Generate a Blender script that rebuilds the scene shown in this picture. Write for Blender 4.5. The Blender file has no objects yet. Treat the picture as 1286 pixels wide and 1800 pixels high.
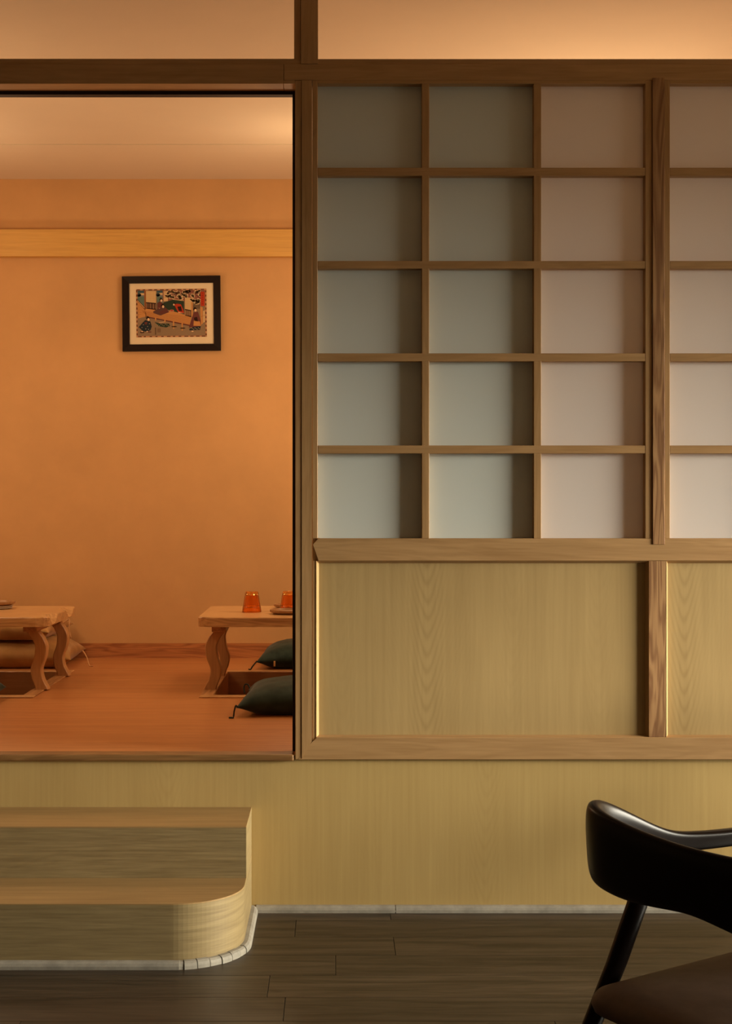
import bpy, bmesh, math, random
from mathutils import Vector, Matrix

# ------------------------------------------------------------------ camera
sc = bpy.context.scene
C = bpy.context.collection
CAM_D, CAM_Z, F = 4.7, 1.381, 2444.0        # distance to the partition wall, eye height, focal length in photo pixels
VX, VY = 588.0, 884.0                        # principal point in the 1286 x 1800 photograph
cam = bpy.data.objects.new('camera', bpy.data.cameras.new('camera'))
C.objects.link(cam); sc.camera = cam
cam.location = (0, -CAM_D, CAM_Z); cam.rotation_euler = (math.pi/2, 0, 0)
cam.data.sensor_fit = 'AUTO'; cam.data.sensor_width = 36; cam.data.lens = F/1800*36
cam.data.shift_x = (643-VX)/1800; cam.data.shift_y = -(900-VY)/1800
cam.data.clip_start = 0.05

def X(px, y=0.0): return (px-VX)*(CAM_D+y)/F
def Z(py, y=0.0): return CAM_Z-(py-VY)*(CAM_D+y)/F

# ------------------------------------------------------------------ world, lamps, exposure
sc.view_settings.view_transform = 'Standard'; sc.view_settings.look = 'None'
sc.view_settings.exposure = 0.0; sc.view_settings.gamma = 1.0; sc.view_settings.use_curve_mapping = False
SKY = 90.0
w = bpy.data.worlds.new('overcast_sky'); sc.world = w; w.use_nodes = True
nt = w.node_tree; nt.nodes.clear()
wo = nt.nodes.new('ShaderNodeOutputWorld'); bg = nt.nodes.new('ShaderNodeBackground')
tc = nt.nodes.new('ShaderNodeTexCoord'); sx = nt.nodes.new('ShaderNodeSeparateXYZ')
mr = nt.nodes.new('ShaderNodeMapRange'); mr.inputs[1].default_value = -0.06; mr.inputs[2].default_value = 0.10
mx = nt.nodes.new('ShaderNodeMix'); mx.data_type = 'RGBA'
mx.inputs[6].default_value = (0.03, 0.025, 0.018, 1); mx.inputs[7].default_value = (1.0, 0.93, 0.76, 1)
nt.links.new(tc.outputs['Generated'], sx.inputs[0]); nt.links.new(sx.outputs[2], mr.inputs[0])
nt.links.new(mr.outputs[0], mx.inputs[0]); nt.links.new(mx.outputs[2], bg.inputs[0])
bg.inputs[1].default_value = SKY; nt.links.new(bg.outputs[0], wo.inputs[0])

# the daylight window in the right wall of the front room (portal guides the sampling)
WIN_X, WIN_Y0, WIN_Y1, WIN_Z0, WIN_Z1 = 6.0, -2.9, -0.45, 0.5, 2.52
pl = bpy.data.lights.new('window_portal', 'AREA'); pl.shape = 'RECTANGLE'
pl.size = WIN_Z1-WIN_Z0; pl.size_y = WIN_Y1-WIN_Y0
pl.cycles.is_portal = True
po = bpy.data.objects.new('window_portal', pl); C.objects.link(po)
po.location = (WIN_X+0.05, (WIN_Y0+WIN_Y1)/2, (WIN_Z0+WIN_Z1)/2); po.rotation_euler = (0, math.pi/2, 0)

def lamp(x, y, z, watts, col, r=0.06):
    l = bpy.data.lights.new('lamp_and_fill', 'POINT'); l.energy = watts; l.color = col; l.shadow_soft_size = r
    o = bpy.data.objects.new('lamp_and_fill', l); C.objects.link(o); o.location = (x, y, z); return o
WARM = (1.0, 0.71, 0.41)
lamp(-0.155, 1.95, 2.80, 4.5, WARM, 0.14)   # ceiling lamps close to the back wall: behind the post,
lamp(-2.0, 1.95, 2.80, 4.5, WARM, 0.14)     # and past the left edge of the frame
lamp(-0.155, 2.0, 1.75, 12, WARM, 0.14)     # pair of unseen fill lights, added to brighten the back wall
lamp(-2.0, 2.0, 1.75, 9.5, WARM, 0.14)
lamp(1.2, 1.35, 2.2, 48, WARM, 0.16)        # over the area behind the screen
lamp(-1.9, 0.85, 2.1, 19, WARM, 0.14)  # unseen fill light, set low to brighten the lower wall

# ------------------------------------------------------------------ materials
def lin(r, g, b):
    return tuple((c/12.92 if c <= 0.04045 else ((c+0.055)/1.055)**2.4) for c in (r/255, g/255, b/255)) + (1,)

class G:
    """tiny node-graph helper"""
    def __init__(s, name):
        s.m = bpy.data.materials.new(name); s.m.use_nodes = True
        s.t = s.m.node_tree; s.b = s.t.nodes['Principled BSDF']; s.out = s.t.nodes['Material Output']
    def n(s, kind, **kw):
        q = s.t.nodes.new('ShaderNode'+kind)
        for k, v in kw.items(): setattr(q, k, v)
        return q
    def set(s, sock, v):
        if isinstance(v, bpy.types.NodeSocket): s.t.links.new(v, sock)
        else: sock.default_value = v
    def math(s, op, a, b=0.0, c=0.0):
        q = s.n('Math', operation=op)
        s.set(q.inputs[0], a); s.set(q.inputs[1], b); s.set(q.inputs[2], c)
        return q.outputs[0]
    def coords(s, rnd=True):
        o = s.n('TexCoord').outputs['Object']
        if not rnd: return o
        r = s.n('ObjectInfo').outputs['Random']
        a = s.n('VectorMath', operation='ADD'); s.set(a.inputs[0], o)
        cmb = s.n('CombineXYZ')
        for i, k in enumerate((37.1, 61.7, 23.3)): s.set(cmb.inputs[i], s.math('MULTIPLY', r, k))
        s.set(a.inputs[1], cmb.outputs[0]); return a.outputs[0]
    def scale(s, v, sc3):
        q = s.n('VectorMath', operation='MULTIPLY'); s.set(q.inputs[0], v); q.inputs[1].default_value = sc3
        return q.outputs[0]
    def noise(s, v, sc_, det=3.0, rough=0.55, dist=0.0):
        q = s.n('TexNoise'); s.set(q.inputs['Vector'], v); q.inputs['Scale'].default_value = sc_
        q.inputs['Detail'].default_value = det; q.inputs['Roughness'].default_value = rough
        q.inputs['Distortion'].default_value = dist
        return q.outputs[0]
    def ramp(s, f, stops):
        q = s.n('ValToRGB'); s.set(q.inputs[0], f)
        while len(q.color_ramp.elements) < len(stops): q.color_ramp.elements.new(0.5)
        for e, (p, c) in zip(q.color_ramp.elements, stops): e.position = p; e.color = c
        return q.outputs[0]
    def mix(s, f, a, b, mode='MIX'):
        q = s.n('Mix', data_type='RGBA', blend_type=mode); s.set(q.inputs[0], f); s.set(q.inputs[6], a); s.set(q.inputs[7], b)
        return q.outputs[2]
    def bump(s, h, strength, dist=0.002):
        q = s.n('Bump'); s.set(q.inputs['Height'], h); q.inputs['Strength'].default_value = strength
        q.inputs['Distance'].default_value = dist; s.t.links.new(q.outputs[0], s.b.inputs['Normal'])

def wood(name, dark, light, axis=0, fine=90.0, rough=0.5, figure=0.25, spread=(0.25, 0.75), bumpy=0.15, vary=0.0, coat=0.0, spec=0.35, around=False):
    g = G(name); v = g.coords()
    sq = [1, 1, 1]; sq[axis] = 0.045
    if around: sq = [0.045, 0.045, 1]
    vs = g.scale(v, sq)
    streak = g.noise(vs, fine, 3.0, 0.6)
    sq2 = [1, 1, 1]; sq2[axis] = 0.12
    if around: sq2 = [0.12, 0.12, 1]
    band = g.noise(g.scale(v, sq2), 9.0, 3.0, 0.5, 1.2)
    rings = g.math('SINE', g.math('MULTIPLY', band, 55.0))
    rings = g.math('MULTIPLY', g.math('ADD', rings, 1.0), 0.5)
    f = g.math('ADD', g.math('MULTIPLY', streak, 1.0-figure), g.math('MULTIPLY', rings, figure))
    col = g.ramp(f, [(spread[0], dark), (spread[1], light)])
    if vary:
        r = g.n('ObjectInfo').outputs['Random']
        k = g.math('ADD', g.math('MULTIPLY', r, vary), 1.0-vary/2)
        cc = g.n('CombineColor'); [g.set(cc.inputs[i], k) for i in range(3)]
        col = g.mix(1.0, col, cc.outputs[0], 'MULTIPLY')
    g.set(g.b.inputs['Base Color'], col)
    g.b.inputs['Roughness'].default_value = rough; g.b.inputs['Specular IOR Level'].default_value = spec
    if coat: g.b.inputs['Coat Weight'].default_value = coat; g.b.inputs['Coat Roughness'].default_value = 0.15
    if bumpy: g.bump(f, bumpy)
    return g.m

def veneer(name, dark, light, strip=0.29, amp=0.55, rough=0.5):
    """flat-sawn veneer: nested U-shaped cathedral grain running up each strip, straight grain between"""
    g = G(name); o = g.coords(False)
    sp = g.n('SeparateXYZ'); g.set(sp.inputs[0], o)
    wob = g.noise(g.scale(o, (1.0, 1.0, 0.7)), 2.2, 2.0)
    xs = g.math('ADD', g.math('DIVIDE', sp.outputs[0], strip), g.math('MULTIPLY', wob, 0.16))
    idx = g.math('FLOOR', xs)
    u = g.math('MULTIPLY', g.math('SUBTRACT', g.math('FRACT', xs), 0.5), strip)
    hsh = g.math('MULTIPLY', idx, 0.37)
    ampl = g.math('ADD', g.math('MULTIPLY', g.math('MAXIMUM', g.math('COSINE', g.math('MULTIPLY', g.math('SUBTRACT', idx, 1.0), 2.0944)), 0.0), 0.8), 0.2)
    au = g.math('SQRT', g.math('ADD', g.math('MULTIPLY', u, u), 0.0004))
    ph = g.math('SUBTRACT', g.math('MULTIPLY', sp.outputs[2], 0.22), au)
    ph = g.math('ADD', ph, g.math('MULTIPLY', g.noise(g.scale(o, (1, 1, 0.35)), 9.0, 2.0), 0.014))
    ph = g.math('ADD', ph, hsh)
    s1 = g.math('SINE', g.math('MULTIPLY', ph, 470.0))
    s1 = g.math('MULTIPLY', g.math('ADD', s1, 1.0), 0.5)
    s1 = g.math('POWER', s1, 2.0)
    fade = g.n('MapRange'); g.set(fade.inputs[0], au); fade.inputs[1].default_value = 0.012; fade.inputs[2].default_value = 0.07
    fade.inputs[3].default_value = 1.0; fade.inputs[4].default_value = 0.12
    s1 = g.math('MULTIPLY', g.math('MULTIPLY', s1, fade.outputs[0]), ampl)
    streak = g.noise(g.scale(o, (1, 1, 0.03)), 70.0, 4.0, 0.6)
    blot = g.noise(g.scale(o, (1, 1, 0.35)), 5.0, 2.0)
    f = g.math('ADD', g.math('MULTIPLY', streak, 0.55), g.math('MULTIPLY', blot, 0.45))
    f = g.math('SUBTRACT', f, g.math('MULTIPLY', s1, amp*0.45))
    g.set(g.b.inputs['Base Color'], g.ramp(f, [(0.12, dark), (0.72, light)]))
    g.b.inputs['Roughness'].default_value = rough; g.b.inputs['Specular IOR Level'].default_value = 0.3
    return g.m

def paint(name, col, rough=0.85, mottle=0.12, sc_=3.0):
    g = G(name); v = g.coords(False)
    n1 = g.noise(v, sc_, 5.0, 0.6)
    d = tuple(c*(1-mottle) for c in col[:3])+(1,); l = tuple(min(1, c*(1+mottle)) for c in col[:3])+(1,)
    g.set(g.b.inputs['Base Color'], g.ramp(n1, [(0.3, d), (0.7, l)]))
    g.b.inputs['Roughness'].default_value = rough; g.b.inputs['Specular IOR Level'].default_value = 0.2
    g.bump(g.noise(v, 160.0, 2.0), 0.05)
    return g.m

def plain(name, col, rough=0.5, spec=0.4, **kw):
    g = G(name); g.b.inputs['Base Color'].default_value = col; g.b.inputs['Roughness'].default_value = rough
    g.b.inputs['Specular IOR Level'].default_value = spec
    for k, v in kw.items(): g.b.inputs[k.replace('_', ' ')].default_value = v
    return g.m

def fabric(name, dark, light, sheen=0.4):
    g = G(name); v = g.coords()
    n1 = g.noise(v, 14.0, 3.0); n2 = g.noise(v, 900.0, 1.0)
    f = g.math('ADD', g.math('MULTIPLY', n1, 0.7), g.math('MULTIPLY', n2, 0.3))
    g.set(g.b.inputs['Base Color'], g.ramp(f, [(0.3, dark), (0.7, light)]))
    g.b.inputs['Roughness'].default_value = 0.9; g.b.inputs['Specular IOR Level'].default_value = 0.1
    g.b.inputs['Sheen Weight'].default_value = sheen; g.b.inputs['Sheen Roughness'].default_value = 0.4
    g.bump(n2, 0.1, 0.001)
    return g.m

def frosted(name, col, trans, tcol, rough=0.35):
    """white-coated pane: mostly scatters front light back, lets a little of the room behind glow through"""
    g = G(name); g.b.inputs['Base Color'].default_value = col; g.b.inputs['Roughness'].default_value = rough
    g.b.inputs['Specular IOR Level'].default_value = 0.25
    t = g.n('BsdfTranslucent'); t.inputs[0].default_value = tcol
    ms = g.n('MixShader'); ms.inputs[0].default_value = trans
    g.t.links.new(g.b.outputs[0], ms.inputs[1]); g.t.links.new(t.outputs[0], ms.inputs[2])
    g.t.links.new(ms.outputs[0], g.out.inputs[0]); return g.m

M = {}
ASH_D, ASH_L = (0.33, 0.185, 0.072, 1), (0.46, 0.276, 0.120, 1)
M['ash_x'] = wood('ash_along_x', ASH_D, ASH_L, 0, 70, 0.5, 0.13)
M['ash_y'] = wood('ash_along_y', ASH_D, ASH_L, 1, 70, 0.5, 0.13)
M['ash_z'] = wood('ash_along_z', ASH_D, ASH_L, 2, 70, 0.5, 0.13)
M['ash_figured'] = wood('figured_ash', (0.22, 0.105, 0.045, 1), (0.40, 0.225, 0.10, 1), 2, 60, 0.42, 0.45)
M['bevel'] = wood('lit_bevel', (0.42, 0.26, 0.10, 1), (0.62, 0.42, 0.19, 1), 2, 80, 0.4, 0.1)  # paler than the other ash: window light painted into the right-facing bevels
M['veneer'] = veneer('maple_veneer', (0.32, 0.212, 0.084, 1), (0.46, 0.322, 0.139, 1))
M['plinth'] = veneer('plinth_veneer', (0.40, 0.268, 0.096, 1), (0.53, 0.375, 0.147, 1), 0.36, 0.25)
M['step'] = wood('oak_laminate', (0.21, 0.15, 0.068, 1), (0.36, 0.27, 0.13, 1), 0, 110, 0.5, 0.06, around=True)
M['step_top'] = wood('oak_tread', (0.31, 0.19, 0.075, 1), (0.43, 0.275, 0.115, 1), 0, 55, 0.42, 0.06)
M['plank'] = wood('dark_plank', (0.022, 0.015, 0.0085, 1), (0.080, 0.056, 0.036, 1), 0, 42, 0.42, 0.12, (0.3, 0.72), 0.1, 0.35)
M['platform'] = wood('red_brown_laminate', (0.40, 0.155, 0.052, 1), (0.56, 0.245, 0.090, 1), 0, 40, 0.36, 0.12)
M['nosing'] = wood('brown_nosing', (0.15, 0.070, 0.022, 1), (0.30, 0.155, 0.055, 1), 0, 70, 0.45, 0.25)
M['track'] = plain('dark_track', (0.012, 0.004, 0.002, 1), 0.6)
M['orange_wall'] = paint('orange_limewash', (0.60, 0.345, 0.152, 1), 0.9, 0.08, 2.2)
M['ceiling'] = paint('cream_ceiling', (0.66, 0.55, 0.42, 1), 0.9, 0.03, 1.5)
M['front_wall'] = paint('brown_front_wall', (0.10, 0.066, 0.04, 1), 0.9, 0.05)
M['rail_wood'] = wood('honey_rail', (0.58, 0.325, 0.085, 1), (0.72, 0.43, 0.12, 1), 0, 60, 0.45, 0.10)
M['red_base'] = wood('red_brown_skirting', (0.30, 0.105, 0.038, 1), (0.52, 0.21, 0.075, 1), 0, 55, 0.45, 0.35)
M['table_x'] = wood('table_ash', (0.42, 0.215, 0.088, 1), (0.70, 0.42, 0.19, 1), 0, 70, 0.28, 0.25)
M['table_z'] = wood('table_leg_ash', (0.42, 0.21, 0.088, 1), (0.60, 0.33, 0.148, 1), 2, 130, 0.4, 0.1)
M['table_y'] = wood('table_cleat_ash', (0.36, 0.17, 0.07, 1), (0.60, 0.32, 0.14, 1), 1, 90, 0.4, 0.3)
M['pit'] = wood('pit_lining', (0.34, 0.15, 0.055, 1), (0.46, 0.225, 0.09, 1), 0, 50, 0.5, 0.1)
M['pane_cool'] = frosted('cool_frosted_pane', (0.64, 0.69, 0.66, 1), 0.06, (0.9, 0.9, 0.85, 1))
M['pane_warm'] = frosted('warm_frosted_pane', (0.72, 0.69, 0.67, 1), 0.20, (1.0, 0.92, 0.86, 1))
M['shoe'] = paint('worn_grey_white_moulding', (0.32, 0.295, 0.245, 1), 0.6, 0.2, 24.0)
M['lacquer'] = plain('black_brown_lacquer', (0.005, 0.002, 0.0012, 1), 0.3, 0.1)
M['leather'] = paint('dark_brown_leather', (0.090, 0.057, 0.040, 1), 0.65, 0.12, 30.0)
M['teal'] = fabric('teal_velvet', (0.014, 0.024, 0.020, 1), (0.044, 0.066, 0.056, 1), 0.15)
M['teal_cord'] = plain('teal_cord', (0.02, 0.028, 0.024, 1), 0.9)
M['tan'] = fabric('tan_cotton', (0.36, 0.19, 0.065, 1), (0.52, 0.30, 0.12, 1), 0.2)
M['tan_cord'] = plain('tan_cord', (0.6, 0.33, 0.15, 1), 0.9)
M['tag'] = plain('leather_tag', (0.62, 0.36, 0.14, 1), 0.6)
M['frame'] = plain('black_brown_frame', (0.009, 0.003, 0.002, 1), 0.45, 0.25)
M['mat'] = paint('cream_mat', (0.74, 0.62, 0.43, 1), 0.9, 0.03, 8.0)
M['plate'] = wood('wooden_plate', (0.26, 0.125, 0.05, 1), (0.44, 0.235, 0.10, 1), 0, 60, 0.35, 0.2)
M['white_plate'] = plain('pale_ceramic', (0.6, 0.5, 0.4, 1), 0.3)
M['amber'] = plain('amber_glass', (0.97, 0.50, 0.14, 1), 0.03, 0.5, Transmission_Weight=1.0, IOR=1.45)
M['amber_foot'] = plain('dark_amber_glass', (0.45, 0.07, 0.01, 1), 0.05, 0.5, Transmission_Weight=0.85, IOR=1.45)

# ------------------------------------------------------------------ mesh helpers
def tag(o, label=None, cat=None, group=None, kind=None):
    if label: o['label'] = label
    if cat: o['category'] = cat
    if group: o['group'] = group
    if kind: o['kind'] = kind
    return o

def empty(name, loc=(0, 0, 0), rz=0.0, **kw):
    o = bpy.data.objects.new(name, None); C.objects.link(o); o.location = loc; o.rotation_euler = (0, 0, rz)
    o.empty_display_size = 0.1
    return tag(o, **kw)

def obj(name, bm, mat, parent=None, smooth=False, local=False, **kw):
    """link a bmesh as ONE mesh object; vertices given in world space unless local"""
    bmesh.ops.recalc_face_normals(bm, faces=bm.faces[:])
    if parent is not None and not local:
        bpy.context.view_layer.update()
        inv = (Matrix.Translation(parent.location) @ parent.rotation_euler.to_matrix().to_4x4()).inverted()
        bm.transform(inv)
    me = bpy.data.meshes.new(name); bm.to_mesh(me); bm.free()
    mats = mat if isinstance(mat, (list, tuple)) else [mat]
    for m_ in mats: me.materials.append(M[m_] if isinstance(m_, str) else m_)
    if smooth:
        for p in me.polygons: p.use_smooth = True
    o = bpy.data.objects.new(name, me); C.objects.link(o)
    if parent is not None: o.parent = parent
    return tag(o, **kw)

def bbox(x0, x1, y0, y1, z0, z1, bev=0.0, seg=1, bm=None):
    b = bmesh.new()
    r = bmesh.ops.create_cube(b, size=1.0)
    for v in r['verts']:
        v.co = Vector((x0 if v.co.x < 0 else x1, y0 if v.co.y < 0 else y1, z0 if v.co.z < 0 else z1))
    if bev: bmesh.ops.bevel(b, geom=b.edges[:]+b.verts[:], offset=bev, segments=seg, affect='EDGES', profile=0.5)
    if bm is None: return b
    me = bpy.data.meshes.new('tmp'); b.to_mesh(me); b.free(); bm.from_mesh(me); bpy.data.meshes.remove(me); return bm

def box(name, x0, x1, y0, y1, z0, z1, mat, parent=None, bev=0.0015, **kw):
    return obj(name, bbox(min(x0, x1), max(x0, x1), min(y0, y1), max(y0, y1), min(z0, z1), max(z0, z1), bev), mat, parent, **kw)

def prism(pts, z0, z1, bev=0.0, bm=None):
    """vertical prism over a plan outline"""
    b = bm or bmesh.new()
    lo = [b.verts.new((x, y, z0)) for x, y in pts]; hi = [b.verts.new((x, y, z1)) for x, y in pts]
    b.faces.new(lo[::-1]); b.faces.new(hi); n = len(pts)
    for i in range(n): b.faces.new((lo[i], lo[(i+1) % n], hi[(i+1) % n], hi[i]))
    if bev: bmesh.ops.bevel(b, geom=[e for e in b.edges], offset=bev, segments=2, affect='EDGES')
    return b

def loft(rings, closed_ends=True, bm=None):
    b = bm or bmesh.new()
    vs = [[b.verts.new(p) for p in r] for r in rings]
    n = len(rings[0])
    for a, c in zip(vs, vs[1:]):
        for i in range(n): b.faces.new((a[i], a[(i+1) % n], c[(i+1) % n], c[i]))
    if closed_ends: b.faces.new(vs[0][::-1]); b.faces.new(vs[-1])
    return b

def tube(path, r, n=8, bm=None):
    if len(path) > 3:                         # soft curve through the points
        q = [Vector(p) for p in path]; out = []
        for i in range(len(q)-1):
            p0, p1, p2, p3 = q[max(0, i-1)], q[i], q[i+1], q[min(len(q)-1, i+2)]
            for k in range(5):
                u = k/5; out.append(0.5*((2*p1)+(p2-p0)*u+(2*p0-5*p1+4*p2-p3)*u*u+(3*p1-p0-3*p2+p3)*u**3))
        path = out+[q[-1]]
    rings = []
    for i, p in enumerate(path):
        p = Vector(p); a = Vector(path[max(0, i-1)]); c = Vector(path[min(len(path)-1, i+1)])
        d = (c-a).normalized(); up = Vector((0, 0, 1)) if abs(d.z) < 0.9 else Vector((1, 0, 0))
        s = d.cross(up).normalized(); t = s.cross(d).normalized()
        rr = r[i] if isinstance(r, (list, tuple)) else r
        rings.append([p+s*math.cos(k*2*math.pi/n)*rr+t*math.sin(k*2*math.pi/n)*rr for k in range(n)])
    return loft(rings, True, bm)

def lathe(profile, n=40, center=(0, 0, 0), facet=None, bm=None):
    """profile: (radius, z) from the axis round and back; ends with radius 0 are closed to a point"""
    b = bm or bmesh.new(); cx, cy, cz = center; rows = []
    for r, z in profile:
        if r <= 1e-6: rows.append([b.verts.new((cx, cy, cz+z))])
        else:
            rows.append([b.verts.new((cx+r*math.cos(2*math.pi*k/n), cy+r*math.sin(2*math.pi*k/n), cz+z)) for k in range(n)])
    for a, c in zip(rows, rows[1:]):
        for k in range(n):
            q = (k+1) % n
            if len(a) == 1 and len(c) == 1: continue
            if len(a) == 1: b.faces.new((a[0], c[k], c[q]))
            elif len(c) == 1: b.faces.new((a[k], a[q], c[0]))
            else: b.faces.new((a[k], a[q], c[q], c[k]))
    return b

def copy_tree(o, parent=None):
    c = o.copy(); C.objects.link(c)
    if parent is not None: c.parent = parent
    for ch in list(o.children): copy_tree(ch, c)
    return c

# ------------------------------------------------------------------ room shell
LX, RX, RXF, BACK, REAR = -3.0, 2.72, WIN_X, 2.96, -6.2
CEIL = 3.165
PLAT = 0.529
def struct(o): o['kind'] = 'structure'; return o

# main floor: base slab with the planks laid on it
fl = struct(box('floor', LX, RXF, REAR, 0.0, -0.06, -0.006, 'track', bev=0))
random.seed(4)
joint_row = {0: 0.186, 1: -0.1275, 2: 0.186, 3: 0.003, 4: -0.189}
PW, PLN = 0.18, 1.42
for r in range(0, 33):
    y1 = 0.084-PW*r; y0 = y1-PW
    j = joint_row.get(r, random.uniform(-0.7, 0.7))
    k0 = math.floor((LX-j)/PLN)
    k = k0
    while j+k*PLN < RXF:
        a, b_ = max(LX, j+k*PLN), min(RXF, j+(k+1)*PLN); k += 1
        yy1 = min(y1, 0.0); yy0 = max(y0, REAR)
        if b_-a < 0.02 or yy1-yy0 < 0.02: continue
        cx, cy = (a+b_)/2, (yy0+yy1)/2
        o = obj('plank', bbox(a+0.0009-cx, b_-0.0009-cx, yy0+0.0007-cy, yy1-0.0007-cy, -0.0056, 0.0, 0.0007), 'plank', fl, local=True)
        o.location = (cx, cy, 0)

# ceiling: higher field and the slightly lower strip along the back wall
struct(box('ceiling', LX, RXF, REAR, 2.23, CEIL+0.005, CEIL+0.10, 'ceiling', bev=0))
struct(box('ceiling', LX, RX, 2.2301, BACK, CEIL, CEIL+0.10, 'ceiling', bev=0))
struct(box('wall_back', LX, RX, BACK, BACK+0.1, 0.0, CEIL+0.1, 'orange_wall', bev=0))
struct(box('wall_left', LX-0.1, LX, 0.0, BACK+0.1, 0.0, CEIL+0.1, 'orange_wall', bev=0))
struct(box('wall_left', LX-0.1, LX, REAR, -0.0005, 0.0, CEIL+0.1, 'front_wall', bev=0))
struct(box('wall_rear', LX-0.1, RXF+0.1, REAR-0.1, REAR, 0.0, CEIL+0.1, 'front_wall', bev=0))
struct(box('wall_right', RX, RX+0.1, 0.0, BACK+0.1, 0.0, CEIL+0.1, 'orange_wall', bev=0))
# right wall of the front room with the window opening
b = bbox(RXF, RXF+0.1, REAR, WIN_Y0, 0, CEIL+0.1); bbox(RXF, RXF+0.1, WIN_Y1, -0.0005, 0, CEIL+0.1, bm=b)
bbox(RXF, RXF+0.1, WIN_Y0, WIN_Y1, 0, WIN_Z0, bm=b); bbox(RXF, RXF+0.1, WIN_Y0, WIN_Y1, WIN_Z1, CEIL+0.1, bm=b)
struct(obj('wall_right', b, 'front_wall'))
struct(box('wall_front', RX+0.0005, RXF, 0.0, 0.08, 0.0, CEIL+0.0045, 'plinth', bev=0))
wf = struct(empty('window_1', (RXF+0.05, (WIN_Y0+WIN_Y1)/2, WIN_Z0)))
for y0, y1, z0, z1 in ((WIN_Y0, WIN_Y1, WIN_Z0, WIN_Z0+.05), (WIN_Y0, WIN_Y1, WIN_Z1-.05, WIN_Z1),
                       (WIN_Y0, WIN_Y0+.05, WIN_Z0+.05, WIN_Z1-.05), (WIN_Y1-.05, WIN_Y1, WIN_Z0+.05, WIN_Z1-.05)):
    box('window_frame', RXF+0.01, RXF+0.09, y0, y1, z0, z1, 'ash_y', wf)

# back wall trim: honey rail and skirting
YR = BACK-0.05
rail = struct(box('trim_1', LX, RX, YR, BACK-0.0005, Z(450.5, YR), Z(403, YR), 'rail_wood'))
b = bbox(LX, RX, BACK-0.016, BACK-0.0005, PLAT, Z(1140, BACK)); bbox(LX, RX, BACK-0.010, BACK-0.0005, Z(1140, BACK), Z(1130.5, BACK), bm=b)
struct(obj('baseboard_back', b, 'red_base'))

# raised platform with two foot wells
YB = -0.002
T1 = dict(x0=-2.58, x1=-1.316); T2 = dict(x0=-0.592, x1=0.68)
TY0, TY1, LIP = 1.37, 2.335, 0.057
pf = struct(empty('floor', (0, 0, PLAT)))
xs = [LX, T1['x0']+LIP, T1['x1']-LIP, T2['x0']+LIP, T2['x1']-LIP, RX]
b = bmesh.new()
bbox(LX, RX, 0.012, TY0+LIP, PLAT-0.03, PLAT, bm=b); bbox(LX, RX, TY1-LIP, BACK, PLAT-0.03, PLAT, bm=b)
for i in (0, 2, 4): bbox(xs[i], xs[i+1], TY0+LIP, TY1-LIP, PLAT-0.03, PLAT, bm=b)
obj('platform_deck', b, 'platform', pf)
for t in (T1, T2):
    a, c = t['x0'], t['x1']
    lz = PLAT+0.006
    box('well_lip', a, c, TY0, TY0+LIP, PLAT, lz, 'table_x', pf, 0.002); box('well_lip', a, c, TY1-LIP, TY1, PLAT, lz, 'table_x', pf, 0.002)
    box('well_lip', a, a+LIP, TY0+LIP, TY1-LIP, PLAT, lz, 'table_y', pf, 0.002); box('well_lip', c-LIP, c, TY0+LIP, TY1-LIP, PLAT, lz, 'table_y', pf, 0.002)
    q = 0.012; zb = 0.13; e = 0.0015; zt_ = PLAT-0.0005
    box('well_wall', a+LIP-q, a+LIP+e, TY0+LIP-q, TY1-LIP+q, zb, zt_, 'pit', pf, 0); box('well_wall', c-LIP-e, c-LIP+q, TY0+LIP-q, TY1-LIP+q, zb, zt_, 'pit', pf, 0)
    box('well_wall', a+LIP+e, c-LIP-e, TY0+LIP-q, TY0+LIP+e, zb, zt_, 'pit', pf, 0); box('well_wall', a+LIP+e, c-LIP-e, TY1-LIP-e, TY1-LIP+q, zb, zt_, 'pit', pf, 0)
    box('well_bottom', a+LIP-q, c-LIP+q, TY0+LIP-q, TY1-LIP+q, zb-0.01, zb, 'pit', pf, 0)

# plinth face and nosing
struct(box('wall_front', LX, RX, 0.0, 0.012, 0.0, PLAT-0.0005, 'plinth', bev=0))
nx1 = X(516, -0.02)
b = bbox(-1.55, nx1, -0.018, 0.055, Z(1338.5, -0.02), PLAT+0.004, 0.006, 3)
struct(obj('trim_2', b, 'nosing'))

# ------------------------------------------------------------------ beams and posts of the front frame (structure)
YF = -0.015                                   # front face of the frame
BD = 0.085
bmz0, bmz1 = Z(146.5, YF), Z(102, YF)
beam = struct(empty('trim_3', (0, 0, bmz0)))
box('beam', LX, X(498, YF), YF, 0.07, Z(147, YF), Z(113, YF), 'ash_x', beam, 0.002)
box('beam', X(498, YF), X(518.3, YF), YF+0.0005, 0.07, Z(147, YF), Z(141.3, YF), 'ash_x', beam, 0.0)
box('beam', X(498, YF)+0.0006, RX, YF, 0.07, Z(141, YF), Z(112.5, YF), 'ash_x', beam, 0.002)
box('cap_strip', LX, X(529, YF)-0.001, YF+0.004, 0.066, Z(113, YF), Z(102.5, YF), 'ash_x', beam, 0.001)
box('cap_strip', X(557, YF)+0.001, RX, YF+0.004, 0.066, Z(112.5, YF), Z(103, YF), 'ash_x', beam, 0.001)
box('door_track', LX, X(518, YF)+0.004, 0.070, 0.105, Z(166.5, 0.072), Z(150, 0.07), 'track', beam, 0.001)
up = struct(empty('trim_4', (0, 0, bmz1)))
box('post_strip', X(516.5, YF), X(528, YF), YF+0.006, 0.06, Z(113, YF), CEIL+0.0045, 'ash_z', up, 0.001)
box('post_board', X(528.5, YF), X(558.5, YF), YF, 0.06, Z(112, YF), CEIL+0.0045, 'ash_z', up, 0.001)
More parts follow.
